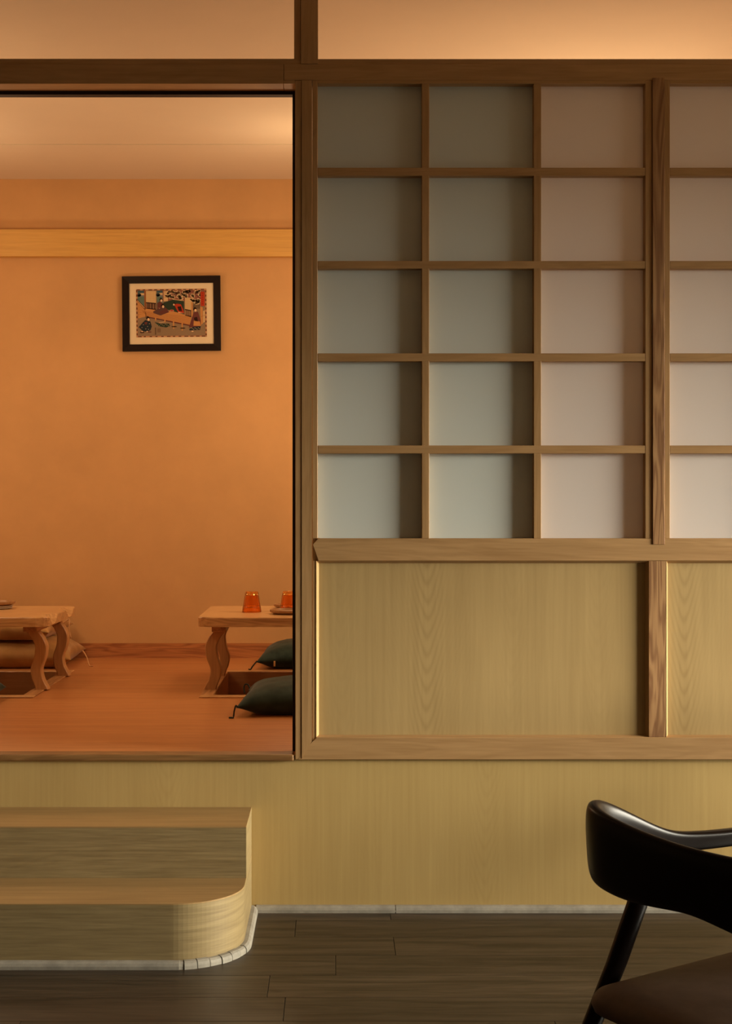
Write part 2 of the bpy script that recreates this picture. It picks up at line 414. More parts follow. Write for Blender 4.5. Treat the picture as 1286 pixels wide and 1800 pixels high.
# far side of the opening, past the left edge of the frame
struct(box('wall_front', LX, -1.62, 0.0, 0.06, PLAT, Z(147, YF), 'plinth', bev=0))
struct(box('trim_5', -1.62, -1.55, YF, 0.07, PLAT, Z(147, YF), 'ash_z'))
# dark door jamb behind the left post
struct(box('trim_6', X(514, 0.08), X(530, 0.08), 0.0705, 0.10, PLAT, Z(150, .08), 'track', bev=0.001))

# ------------------------------------------------------------------ shoji partition
sh = empty('shoji_partition', (X(537, YF), 0.03, PLAT), label='wooden lattice screen with frosted panes above pale wood panels, right of the doorway', cat='screen')
zb0, zb1 = Z(1335.5, YF), Z(1296, YF)         # bottom rail
zs0, zs1 = Z(986, YF), Z(946.5, YF)           # sill rail
zt = Z(141.5, YF)
# left post: outer strip, middle, inner strip behind a groove
box('post', X(518.5, YF), X(530, YF), YF, 0.07, zb0, zt, 'ash_z', sh, 0.002)
# middle board mitred into the bottom rail
def mitre_post():
    b = bmesh.new(); xa, xb = X(530.3, YF), X(548, YF)
    pts = [(xa, zb0+0.004), (xb, Z(1303, YF)), (xb, zt), (xa, zt)]
    f = [b.verts.new((x, YF-0.002, z)) for x, z in pts]; k = [b.verts.new((x, 0.06, z)) for x, z in pts]
    b.faces.new(f); b.faces.new(k[::-1])
    for i in range(4): b.faces.new((f[i], f[(i+1) % 4], k[(i+1) % 4], k[i]))
    return b
obj('post', mitre_post(), 'ash_z', sh)
box('stile', X(548.8, YF), X(558, YF), YF+0.001, 0.05, zs1, Z(141, YF), 'ash_z', sh, 0.0015)
box('stile', X(548.8, YF), X(555.8, YF), YF+0.003, 0.05, Z(1303, YF), zs0, 'ash_z', sh, 0.0015)
box('post', X(548.9, YF), X(562, YF), YF+0.006, 0.049, Z(987, YF), Z(946, YF), 'ash_z', sh, 0)
XR = 2.60
def rail_bm(pts):                             # front outline in (x, z), given depth
    b = bmesh.new()
    f = [b.verts.new((x, YF-0.0005, z)) for x, z in pts]; k = [b.verts.new((x, 0.055, z)) for x, z in pts]
    b.faces.new(f); b.faces.new(k[::-1]); n = len(pts)
    for i in range(n): b.faces.new((f[i], f[(i+1) % n], k[(i+1) % n], k[i]))
    bmesh.ops.bevel(b, geom=[e for e in b.edges if all(abs(v.co.y-(YF-0.0005)) < 1e-5 for v in e.verts)], offset=0.0018, segments=1, affect='EDGES')
    return b
obj('bottom_rail', rail_bm([(X(522, YF), zb0), (XR, zb0), (XR, zb1), (X(556, YF), zb1), (X(548.3, YF), Z(1304.5, YF))]), 'ash_x', sh)
obj('sill_rail', rail_bm([(X(559, YF), zs0), (XR, zs0), (XR, zs1), (X(558.4, YF), zs1), (X(549, YF), Z(957, YF))]), 'ash_x', sh)
# rebate strips round the lower panels: the left one paler, window light put into its colour
YP = 0.005                                    # face of the lower panels
def bar4(q_front, q_back, mat, name='bevel_strip'):
    """a sloping strip: front edge pair (x,z) at the frame face, back edge pair at the panel face"""
    b = bmesh.new()
    (ax, az), (bx, bz) = q_front; (cx, cz), (dx, dz) = q_back
    p = [b.verts.new((ax, YF+0.001, az)), b.verts.new((bx, YF+0.001, bz)), b.verts.new((dx, YP-0.0005, dz)), b.verts.new((cx, YP-0.0005, cz))]
    r = [b.verts.new((ax, YP-0.0005, az)), b.verts.new((bx, YP-0.0005, bz))]
    b.faces.new(p); b.faces.new((p[0], p[3], r[0])); b.faces.new((p[1], r[1], p[2])); b.faces.new((p[0], r[0], r[1], p[1])); b.faces.new((r[0], p[3], p[2], r[1]))
    return obj(name, b, mat, sh)
pz0, pz1 = zb1, zs0
bays = [(X(555.8, YF), X(1140, YF)), (X(1171, YF), X(1171, YF)+1.115)]
for a, c in bays:
    e = 0.0085
    box('panel', a-0.004, c+0.004, YP, YP+0.012, pz0-0.004, pz1+0.004, 'veneer', sh, 0)
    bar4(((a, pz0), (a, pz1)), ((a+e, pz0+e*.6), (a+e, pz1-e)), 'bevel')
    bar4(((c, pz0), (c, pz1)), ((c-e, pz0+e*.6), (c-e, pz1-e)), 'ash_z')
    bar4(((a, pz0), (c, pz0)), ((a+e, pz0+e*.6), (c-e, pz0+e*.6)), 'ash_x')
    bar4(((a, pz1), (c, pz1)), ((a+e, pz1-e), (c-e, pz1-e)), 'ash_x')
box('mullion', X(1140, YF), X(1171, YF), YF+0.0015, 0.05, pz0, pz1, 'ash_figured', sh, 0.001)
box('mullion', bays[1][1], bays[1][1]+0.06, YF+0.0015, 0.05, pz0, pz1, 'ash_figured', sh, 0.001)
# lattice: two framed panels of 3 x 5 panes with a post between
rows = [(146.5, 294.5), (308.5, 458.5), (472, 621), (635, 783), (797, 946.5)]
ribs_y = [(294.5, 308.5), (458.5, 472), (621, 635), (783, 797)]
cols1 = [(558, 741.2), (754.2, 938), (951, 1134)]
off = 1177-558
cols2 = [(1177, 1360), (1373, 1556), (1569, 1752)]
YL, YG = YF+0.0015, YF+0.037
for pi, cols in enumerate((cols1, cols2)):
    xa, xb = X(cols[0][0], YF), X(cols[-1][1], YF)
    for (a, c), (a2, _) in zip(cols, cols[1:]):
        for (r0, r1) in rows:                 # upright ribs, one length per row between the crosswise ribs
            pass
        box('upright_rib', X(c, YF), X(a2, YF), YL+0.0008, YG-0.0003, zs1, Z(146.5, YF), 'ash_z', sh, 0.0012)
    for (r0, r1) in ribs_y:
        segs = [(X(a, YF)-0.0003, X(c, YF)+0.0003) for a, c in cols]
        box('cross_rib', xa, xb, YL, YG-0.0006, Z(r1, YF), Z(r0, YF), 'ash_x', sh, 0.0012)
    box('top_rail', xa, xb, YF+0.001, 0.05, Z(146.5, YF), Z(141, YF), 'ash_x', sh, 0.001)
    for ci, (a, c) in enumerate(cols):
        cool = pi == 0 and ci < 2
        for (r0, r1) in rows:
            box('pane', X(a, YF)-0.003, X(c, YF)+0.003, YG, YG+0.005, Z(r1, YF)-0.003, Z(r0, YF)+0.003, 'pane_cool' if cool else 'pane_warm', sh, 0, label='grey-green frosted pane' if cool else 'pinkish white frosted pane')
# stiles and post between the lattice panels
box('stile', X(1134, YF), X(1145.5, YF), YF+0.001, 0.05, zs1, Z(141, YF), 'ash_z', sh, 0.001)
box('post', X(1146.2, YF), X(1167.5, YF), YF-0.004, 0.05, Z(957, YF), Z(137, YF), 'ash_figured', sh, 0.0015, label='centre post with dark figured grain')
box('stile', X(1168, YF), X(1177, YF), YF+0.001, 0.05, zs1, Z(141, YF), 'ash_z', sh, 0.001)
box('stile', X(1752, YF), XR, YF+0.001, 0.05, zs1, Z(141, YF), 'ash_z', sh, 0.001)
box('post', bays[1][1]+0.0605, XR, YF+0.0015, 0.05, pz0, pz1, 'ash_z', sh, 0.001)
# closing jamb at the right wall
struct(box('trim_7', XR+0.0005, RX, YF, 0.07, PLAT, Z(141.5, YF), 'ash_z'))

# ------------------------------------------------------------------ entry step
SX0, SX1 = -1.7, X(442, 0)
Y1, Y2, S1, S2 = -0.285, -0.57, 0.190, 0.353
st = empty('entry_step', (-0.9, -0.28, 0), label='two-tier pale wood step with a rounded corner leading up to the tatami-room platform'.replace('tatami-room ', 'raised '), cat='step')
R = 0.205
def arc(cx, cy, r, a0, a1, n): return [(cx+r*math.cos(math.radians(a0+(a1-a0)*i/n)), cy+r*math.sin(math.radians(a0+(a1-a0)*i/n))) for i in range(n+1)]
low = [(SX0, -0.0005), (SX0, Y2)] + [(SX1-R, Y2)] + arc(SX1-R, Y2+R, R, -88, 0, 22) + [(SX1, -0.0005)]
tread = 0.004
obj('lower_riser', prism(low, 0.0, S1-tread), 'step', st)
b = prism(low, S1-tread, S1)
obj('lower_tread', b, 'step_top', st)
hi = [(SX0, -0.0005), (SX0, Y1), (SX1, Y1), (SX1, -0.0005)]
obj('upper_riser', prism(hi, S1+0.0003, S2-tread), 'step', st)
obj('upper_tread', prism(hi, S2-tread, S2), 'step_top', st)
for o in st.children:
    if 'riser' in o.name:
        for p in o.data.polygons: p.use_smooth = False

# quarter-round shoe moulding: straight run, kerf-cut blocks round the corner, return along the side, then along the plinth
SH = 0.023; SD = 0.022
def quarter(path, bm=None, up=SH, out=SD):
    """path: list of ((x,y) against the riser, outward normal (nx,ny))"""
    prof = [(0.0005, 0.0003), (out, 0.0003), (out, up*0.45), (out*0.86, up*0.78), (out*0.55, up*0.97), (0.0005, up)]
    return loft([[(x+nx*o, y+ny*o, z) for o, z in prof] for (x, y), (nx, ny) in path], True, bm)
bs = struct(empty('baseboard_step', (-0.5, Y2, 0)))
obj('moulding', quarter([((SX0, Y2), (0, -1)), ((X(316, Y2), Y2), (0, -1))]), 'shoe', bs)
nb = 7; a0, a1 = -90, -18
xj = X(316, Y2)+0.0012
obj('moulding_block', quarter([((xj, Y2), (0, -1)), ((SX1-R-0.0006, Y2), (0, -1))]), 'shoe', bs) if SX1-R-xj > 0.004 else None
for i in range(nb):
    s0 = a0+(a1-a0)*i/nb+0.35; s1_ = a0+(a1-a0)*(i+1)/nb-0.35
    path = []
    for k in range(4):
        t = math.radians(s0+(s1_-s0)*k/3); n_ = (math.cos(t), math.sin(t)); path.append(((SX1-R+R*n_[0], Y2+R+R*n_[1]), n_))
    obj('moulding_block', quarter(path, up=SH*(1+0.04*((i*7) % 3-1)), out=SD*(1+0.05*((i*5) % 3-1))), 'shoe', bs)
path = []
for k in range(5):
    t = math.radians(a1+0.35+(0-a1-0.35)*k/4); n_ = (math.cos(t), math.sin(t)); path.append(((SX1-R+R*n_[0], Y2+R+R*n_[1]), n_))
path += [((SX1, -0.03), (1, 0)), ((SX1-0.0, -0.014), (0.95, -0.1)), ((SX1-0.0, -0.004), (0.6, -0.1))]
obj('moulding', quarter(path), 'shoe', bs)
bf = struct(empty('baseboard_front', (0.5, 0, 0)))
jx = X(695, -0.02)
obj('moulding', quarter([((SX1+0.016, 0.0), (0, -1)), ((jx-0.0012, 0.0), (0, -1))]), 'shoe', bf)
obj('moulding', quarter([((jx+0.0012, 0.0), (0, -1)), ((RX, 0.0), (0, -1))]), 'shoe', bf)

# ------------------------------------------------------------------ low tables
TT, TH = CAM_Z-0.511, 0.043                   # table top height, board thickness
TBY0, TBYM, TBY1 = 1.50, 1.84, 2.20
LEGP = [(0.0, 0.0, .052), (0.06, -0.012, .054), (0.115, -0.024, .053), (0.24, -0.038, .052), (0.33, -0.039, .052), (0.47, -0.033, .051),
        (0.62, -0.019, .050), (0.715, -0.018, .049), (0.82, -0.024, .050), (0.915, -0.035, .052), (0.985, -0.043, .056), (1.0, -0.044, .058)]
def cr(vals, t):                              # smooth interpolation of the profile table
    ks = [v[0] for v in vals]
    for i in range(len(ks)-1):
        if t <= ks[i+1]:
            u = (t-ks[i])/(ks[i+1]-ks[i])
            p0, p1, p2, p3 = vals[max(0, i-1)], vals[i], vals[i+1], vals[min(len(vals)-1, i+2)]
            return [0.5*((2*p1[j])+(-p0[j]+p2[j])*u+(2*p0[j]-5*p1[j]+4*p2[j]-p3[j])*u*u+(-p0[j]+3*p1[j]-3*p2[j]+p3[j])*u**3) for j in (1, 2)]
    return list(vals[-1][1:])
def leg_bm(cx, y0, side):                     # side -1: left end, bows outward to the left
    z1, z0 = TT-TH-0.027, PLAT+0.0063
    rings = []; dpt = 0.058
    for i in range(37):
        t = i/36; c, w_ = cr(LEGP, t); z = z1+(z0-z1)*t
        xa, xb = cx-side*c-w_/2, cx-side*c+w_/2
        q = 0.004
        rings.append([(xa, y0+q, z), (xa+q, y0, z), (xb-q, y0, z), (xb, y0+q, z), (xb, y0+dpt-q, z), (xb-q, y0+dpt, z), (xa+q, y0+dpt, z), (xa, y0+dpt-q, z)])
    return loft(rings)
def board_bm(x0, x1, y0, y1, round_front, scoop):
    """one board of the table top; the ends are rounded at the outer corners and scooped along the end grain"""
    r = 0.055; pts = []
    n = 8
    def inset(y):                             # saw-tooth scoop along the short ends
        if not scoop: return 0.003, 0.004
        t = (y-y0)/(y1-y0)
        s = max(0.0, 1-abs(t-(0.40 if round_front else 0.52))/0.27)
        return 0.003+0.055*min(1, s*1.5), 0.004+0.035*min(1, s*1.5)
    ys = [y0+(y1-y0)*i/26 for i in range(27)]
    def xend(y, sgn):
        d = (y-y0) if round_front else (y1-y)
        if d >= r: return 0.0
        return r-math.sqrt(max(0, r*r-(r-d)**2))
    R_ = [(x1-xend(y, 1), y, inset(y)) for y in ys]; L_ = [(x0+xend(y, -1), y, (0.003, 0.004)) for y in reversed(ys)]
    b = bmesh.new(); lo, mid, top = [], [], []
    for sgn, seq in ((1, R_), (-1, L_)):
        for x, y, (ix, iz) in seq:
            lo.append(b.verts.new((x-sgn*0.002, y, TT-TH))); mid.append(b.verts.new((x, y, TT-iz)))
            yy = min(max(y, y0+0.003), y1-0.003)
            top.append(b.verts.new((x-sgn*ix, yy, TT)))
    n = len(lo)
    for i in range(n):
        j = (i+1) % n
        b.faces.new((lo[i], lo[j], mid[j], mid[i])); b.faces.new((mid[i], mid[j], top[j], top[i]))
    h = n//2
    for i in range(h-1):
        b.faces.new((top[i], top[i+1], top[n-2-i], top[n-1-i])); b.faces.new((lo[i], lo[n-1-i], lo[n-2-i], lo[i+1]))
    return b
def low_table(x0, x1, label):
    t = empty('low_table', ((x0+x1)/2, 1.85, PLAT+0.006), label=label, cat='table', group='low tables in the raised room')
    obj('board', board_bm(x0, x1, TBY0, TBYM-0.0006, True, True), 'table_x', t)
    obj('board', board_bm(x0, x1, TBYM+0.0006, TBY1, False, True), 'table_x', t)
    for side, cx in ((-1, x0+0.092), (1, x1-0.092)):
        box('cleat', cx-0.032, cx+0.032, TBY0+0.06, TBY1-0.04, TT-TH-0.0268, TT-TH-0.0002, 'table_y', t, 0.002)
        obj('leg', leg_bm(cx, 1.60, side), 'table_z', t); obj('leg', leg_bm(cx, 2.10, side), 'table_z', t)
    return t
low_table(-2.62, -1.279, 'low wooden table with wavy legs by the left edge, stack of plates on it')
low_table(-0.614, 0.70, 'low wooden table with wavy legs beside the doorway post, amber glasses on it')

# ------------------------------------------------------------------ floor cushions
def cushion_bm(a, hgt, seam=0.45, n=22, seed=0, pinch=0.10):
    b = bmesh.new(); rnd = random.Random(seed); ph = [rnd.uniform(0, 6.28) for _ in range(6)]
    def P(u, v, s):
        bow = 1-pinch*(1-v*v); bow2 = 1-pinch*(1-u*u)
        x, y = a*u*bow, a*v*bow2
        e = max(0.0, (1-abs(u)**3.2)*(1-abs(v)**3.2))**0.55
        wr = 0.004*e*math.sin(9*u+ph[0]+3*math.sin(4*v+ph[1]))*math.sin(7*v+ph[2])
        zs = hgt*seam
        # corners droop a little towards the floor
        zs -= 0.018*(abs(u*v)**2)
        z = zs+(hgt-zs)*e+wr if s > 0 else zs-zs*min(1, e*1.55)
        return (x, y, max(z, 0.0005))
    g = {}
    for s in (1, -1):
        for i in range(n+1):
            for j in range(n+1):
                u, v = math.sin(math.pi/2*(2*i/n-1)), math.sin(math.pi/2*(2*j/n-1))
                edge = i in (0, n) or j in (0, n)
                if s < 0 and edge: g[(s, i, j)] = g[(1, i, j)]
                else: g[(s, i, j)] = b.verts.new(P(u, v, s))
    for s in (1, -1):
        for i in range(n):
            for j in range(n): b.faces.new((g[(s, i, j)], g[(s, i+1, j)], g[(s, i+1, j+1)], g[(s, i, j+1)]))
    return b
def cushion(x, y, z, rz, a, hgt, mat, cord, label, tassels=(), seed=0):
    t = empty('floor_cushion', (x, y, z), rz, label=label, cat='cushion', group='floor cushions round the low tables')
    obj('cover', cushion_bm(a, hgt, seed=seed), mat, t, smooth=True, local=True)
    for path in tassels: obj('tassel', tube(path, 0.0035, 6), cord, t, smooth=True)
    return t
def corner(x, y, rz, a, hgt):                  # tip of the front left corner
    p = Matrix.Rotation(rz, 3, 'Z') @ Vector((-a, -a, 0)); return [(x+p.x*.985, y+p.y*.985, PLAT+hgt*.45-.012)]
# front teal cushion, by the post
CX, CY, A = -0.122, 1.07, 0.262
c1 = cushion(CX, CY, PLAT, -0.03, A, 0.125, 'teal', 'teal_cord', 'dark teal floor cushion nearest the doorway, in front of the right-hand low table', [
    corner(CX, CY, -.03, A, .125) + [(X(414, .80), .80, Z(1241, .80)), (X(411.5, .80), .80, Z(1250, .80)), (X(410, .80), .80, Z(1261, .80)), (X(407, .79), .79, PLAT+.004), (X(402, .79), .79, PLAT+.004)],
    [(CX-.246, CY+.262, PLAT+.046), (X(436, 1.34), 1.34, Z(1204, 1.34)), (X(431, 1.34), 1.34, Z(1203, 1.34)), (X(428.5, 1.34), 1.34, Z(1209, 1.34)), (X(430, 1.33), 1.33, Z(1219, 1.33))]], 1)
c2 = cushion(-0.13, 2.63, PLAT, -0.03, 0.262, 0.130, 'teal', 'teal_cord', 'dark teal floor cushion with a small tan tag, behind the right-hand low table', [
    corner(-0.13, 2.63, -.03, .262, .13) + [(X(444, 2.36), 2.36, Z(1171, 2.36)), (X(440, 2.36), 2.36, Z(1177, 2.36)), (X(437, 2.35), 2.35, PLAT+.009)]], 2)
box('tag', X(480.8, 2.372), X(483.8, 2.372), 2.372, 2.385, Z(1171.5, 2.372), Z(1162.5, 2.372), 'tag', c2, 0.001, label='small tan tag')
c3 = cushion(-1.63, 2.66, PLAT, 0.04, 0.275, 0.15, 'tan', 'tan_cord', 'tan floor cushion at the bottom of the pair behind the left-hand low table', [
    [(X(145.5, 2.6), 2.6, Z(1144, 2.6)), (X(149, 2.58), 2.58, Z(1149, 2.58)), (X(153, 2.56), 2.56, Z(1157, 2.56)), (X(157, 2.54), 2.54, PLAT+.004), (X(163, 2.53), 2.53, PLAT+.004)]], 3)
c4 = cushion(-1.70, 2.645, PLAT+0.146, -0.05, 0.262, 0.14, 'tan', 'tan_cord', 'tan floor cushion on top of another behind the left-hand low table', [
    [(-1.438+.01, 2.40, PLAT+.146+.055), (X(120, 2.40), 2.40, Z(1089, 2.40)), (X(121.5, 2.39), 2.39, Z(1098, 2.39)), (X(122, 2.39), 2.39, Z(1110, 2.39)), (X(124.5, 2.39), 2.39, Z(1121, 2.39))]], 4)
c5 = cushion(-1.675, 1.08, PLAT, 0.06, 0.262, 0.15, 'teal', 'teal_cord', 'teal floor cushion cut by the left photo edge, before the left-hand low table', [], 5)

# ------------------------------------------------------------------ tableware
def tumbler(x, y, label):
    """upside-down faceted amber tumbler standing on its rim"""
    t = empty('tumbler', (x, y, TT+0.0004), label=label, cat='glass', group='amber tumblers on the low table')
    H, rb, rt = 0.097, 0.0455, 0.030
    n = 48; b = bmesh.new()
    def ring(r, z, fac):
        out = []
        for k in range(n):
            a = 2*math.pi*k/n
            rr = r
            if fac:
                q = (a % (2*math.pi/10))-math.pi/10; rr = r*math.cos(math.pi/10)/math.cos(q)*fac+r*(1-fac)
            out.append((rr*math.cos(a), rr*math.sin(a), z))
        return out
    rr = lambda z: rb+(rt-rb)*(z/H)
    outer = [ring(rb-0.0012, 0, 0), ring(rb, 0.0015, 0), ring(rr(0.024)+.0008, 0.024, 0), ring(rr(0.028), 0.028, 0.9), ring(rr(0.06), 0.06, 1), ring(rr(0.088), 0.088, 1), ring(rt-0.0005, 0.0945, 0.3), ring(rt-0.003, H, 0)]
    tw = 0.0028
    inner = [ring(rt-0.0075, H-0.013, 0), ring(rr(0.078)-tw-.0012, 0.078, 0), ring(rr(0.03)-tw, 0.03, 0), ring(rb-tw, 0.0008, 0)]
    rows_ = outer+inner
    vs = [[b.verts.new(p) for p in r] for r in rows_]
    for i, (a, c) in enumerate(zip(vs, vs[1:])):
        if i == len(outer)-1: continue
        for k in range(n): b.faces.new((a[k], a[(k+1) % n], c[(k+1) % n], c[k]))
    b.faces.new(vs[len(outer)-1]); b.faces.new(vs[len(outer)])
    for k in range(n): b.faces.new((vs[-1][k], vs[-1][(k+1) % n], vs[0][(k+1) % n], vs[0][k]))
    obj('glass_body', b, 'amber', t, local=True)
    return t
tumbler(X(442.3, 1.81), 1.81, 'upside-down amber tumbler standing alone near the end of the table')
tumbler(X(508, 1.83), 1.83, 'upside-down amber tumbler half hidden by the doorway post, behind a wooden plate')
def plate(x, y, z, r, h, mat, label, wall=0.006):
    t = empty('plate', (x, y, z), label=label, cat='plate', group='plates on the low tables')
    prof = [(0, 0.0003), (r*0.80, 0.0003), (r*0.84, h*0.22), (r*0.98, h*0.42), (r, h*0.62), (r, h*0.95), (r-0.002, h), (r-wall, h*0.97), (r-wall-0.006, h*0.55), (r*0.7, h*0.42), (0, h*0.40)]
    obj('plate_body', lathe(prof, 48), mat, t, smooth=False, local=True)
    return t
plate(X(474, 1.70)+0.088, 1.705, TT, 0.088, 0.021, 'plate', 'wooden plate at the front of the right-hand table, cut by the post')
plate(X(481, 2.06)+0.085, 2.06, TT, 0.085, 0.021, 'plate', 'wooden plate at the back of the right-hand table, behind an amber tumbler')
px_, py_ = X(26.5, 2.02)-0.088, 2.02
plate(px_-0.006, py_, TT, 0.080, 0.009, 'white_plate', 'thin pale plate at the bottom of the stack on the left-hand table', 0.003)
plate(px_-0.004, py_, TT+0.0092, 0.082, 0.007, 'white_plate', 'thin pale plate in the middle of the stack on the left-hand table', 0.003)
plate(px_, py_, TT+0.0165, 0.088, 0.019, 'plate', 'wooden plate on top of the stack on the left-hand table')

# ------------------------------------------------------------------ framed print on the back wall
FY = BACK-0.001
fcx, fcz = X(301.8, FY), Z(551.9, FY)
fw, fh = 172.2*(CAM_D+FY)/F, 131.6*(CAM_D+FY)/F
pic = empty('framed_print', (fcx, FY, fcz), label='dark-framed Japanese woodblock-style print hanging on the orange wall', cat='picture')
pic.rotation_euler = (0, math.radians(-0.53), 0)
sc_p = (CAM_D+FY)/F                           # metres per photo pixel at the wall
mw = 12.3*sc_p
def frame_side(p0, p1, p2, p3, nm='frame_side'):
    """mitred moulding: outer edge p0-p1, inner edge p3-p2"""
    b = bmesh.new(); D0, D1 = -0.022, -0.016
    f = [b.verts.new((p0[0], D0, p0[1])), b.verts.new((p1[0], D0, p1[1])), b.verts.new((p2[0], D1, p2[1])), b.verts.new((p3[0], D1, p3[1]))]
    k = [b.verts.new((v.co.x, 0, v.co.z)) for v in f]
    b.faces.new(f); b.faces.new(k[::-1])
    for i in range(4): b.faces.new((f[i], f[(i+1) % 4], k[(i+1) % 4], k[i]))
    obj(nm, b, 'frame', pic, local=True)
a_, c_ = fw/2, fh/2
ou = [(-a_, -c_), (a_, -c_), (a_, c_), (-a_, c_)]; inn = [(-a_+mw, -c_+mw), (a_-mw, -c_+mw), (a_-mw, c_-mw), (-a_+mw, c_-mw)]
for i in range(4): frame_side(ou[i], ou[(i+1) % 4], inn[(i+1) % 4], inn[i])
obj('mat_board', bbox(-a_+mw, a_-mw, -0.009, -0.001, -c_+mw, c_-mw), 'mat', pic, local=True)
# the print: flat shapes in the colours of the sheet, coordinates in a 0..753 x 0..515 sheet
INK, CREAM, GREY, TIMB, TIMD, GREEN, RED, TEAL, SKYC, PLUM, SKIN, NAVY, BLOS, ROSE = (
    (.03, .012, .01), (.60, .42, .22), (.25, .175, .11), (.52, .25, .085), (.28, .10, .035), (.028, .045, .03), (.42, .045, .018), (.11, .17, .15), (.05, .09, .12), (.12, .04, .035), (.74, .52, .33), (.02, .03, .04), (.70, .52, .32), (.42, .18, .13))
polys = []                                    # (layer, colour, points)
def pg(l, c, *p): polys.append((l, c, p))
def rc(l, c, x0, y0, x1, y1): pg(l, c, (x0, y0), (x1, y0), (x1, y1), (x0, y1))
def el(l, c, x, y, rx, ry, n=12): polys.append((l, c, [(x+rx*math.cos(6.2832*k/n), y+ry*math.sin(6.2832*k/n)) for k in range(n)]))
def ln(l, c, x0, y0, x1, y1, t=3):
    dx, dy = x1-x0, y1-y0; q = math.hypot(dx, dy); nx, ny = -dy/q*t/2, dx/q*t/2
    pg(l, c, (x0+nx, y0+ny), (x1+nx, y1+ny), (x1-nx, y1-ny), (x0-nx, y0-ny))
W_, H_ = 753, 515
rc(0, GREY, 0, 0, W_, H_)
rc(1, (.24, .10, .07), 280, 15, W_-12, 130)
# distant water left and between the screens
for x0, x1 in ((18, 86), (222, 284)):
    rc(2, TEAL, x0, 10, x1, 180); rc(3, SKYC, x0, 10, x1, 38); rc(3, CREAM, x0+22, 42, x1, 62); el(3, NAVY, x0+14, 62, 22, 18); rc(3, (.2, .2, .2), x0, 62, x1, 78)
# veranda floor with boards
pg(3, TIMB, (14, 120), (100, 200), (420, 245), (590, 300), (570, 385), (110, 290), (20, 312))
for k in range(7):
    ln(4, TIMD, 60+k*8, 232+k*9, 585-k*3, 306+k*13, 2.5)
for k in range(6): ln(4, TIMD, 18, 165+k*22, 95, 205+k*10, 2)
ln(5, INK, 14, 108, 100, 205, 4); ln(5, CREAM, 14, 117, 98, 214, 4); ln(5, INK, 14, 126, 96, 222, 3)
pg(4, PLUM, (110, 290), (570, 385), (570, 398), (110, 302))
for x in (206, 306, 398, 490):
    y = 312+(x-206)*0.21; rc(5, TIMB, x-7, y-12, x+7, y+75 if x > 350 else y+24)
for x, y in ((404, 403), (496, 420)): el(5, INK, x, y, 30, 6)
# green interior
pg(4, GREEN, (290, 145), (400, 112), (512, 130), (512, 272), (420, 246), (330, 220), (290, 200))
ln(5, CREAM, 396, 112, 512, 128, 5)
rc(3, CREAM, 294, 22, 340, 130)
for k in range(4): ln(4, TIMD, 300+k*11, 26, 300+k*11, 100, 2)
# sliding screens
rc(5, TIMD, 88, 12, 104, 215)
def screen(x0, y0, x1, y1, skew):
    pg(5, CREAM, (x0, y0), (x1, y0), (x1, y1+skew), (x0, y1))
    for k in range(1, 5): ln(6, (.55, .34, .14), x0+(x1-x0)*k/5, y0, x0+(x1-x0)*k/5, y1+skew*k/5, 1.8)
    for k in range(1, 6): ln(6, (.55, .34, .14), x0, y0+(y1-y0)*k/6, x1, y0+(y1-y0)*k/6+skew*k/6, 1.8)
    pg(5, INK, (x0, y1), (x1, y1+skew), (x1, y1+skew+75), (x0, y1+70))
    for k in range(6):
        xx = x0+(x1-x0)*(k+.5)/6; ln(6, (.34, .2, .11), xx, y1+12+skew*k/6, xx, y1+64+skew*k/6, 5 if k % 2 else 9)
screen(106, 20, 212, 138, 10)
screen(522, 95, 588, 215, 14)
rc(6, TIMB, 590, 60, 606, 300)
# plum blossom
rnd = random.Random(8)
for x, y in ((350, 40), (330, 75), (480, 100), (605, 75), (685, 60), (600, 120), (385, 30), (420, 45), (360, 80), (395, 88), (450, 40), (455, 80), (505, 60), (535, 75), (640, 40), (665, 25), (630, 130), (665, 125), (650, 150), (520, 28), (560, 30)):
    for q in range(5):
        a = 6.283*q/5+rnd.random(); el(7, BLOS, x+12*math.cos(a), y+11*math.sin(a), 14, 13, 9)
    for q in range(4): a = 6.283*q/4+rnd.random(); el(8, (.5, .28, .12), x+5*math.cos(a), y+5*math.sin(a), 2.2, 2.2, 6)
for p in ((340, 25, 420, 60), (400, 70, 470, 15), (440, 62, 400, 70), (600, 20, 690, 110), (620, 60, 690, 40), (560, 50, 600, 20)): ln(9, PLUM, *p, 5)
el(7, (.25, .14, .12), 555, 30, 34, 20)
# right-hand fence, gate and red title slip with small marks
for k in range(7): ln(6, INK, 612+k*11, 165, 612+k*11, 215, 4)
pg(5, TIMB, (684, 190), (712, 200), (712, 370), (690, 390)); pg(6, CREAM, (715, 240), (735, 230), (735, 355), (715, 365)); ln(6, TIMD, 690, 300, 735, 285, 3)
rc(8, RED, 690, 32, 731, 186)
for k in range(6): ln(9, (.24, .02, .01), 704, 48+k*22, 718, 52+k*22, 4); ln(9, (.24, .02, .01), 711, 42+k*22, 711, 58+k*22, 3)
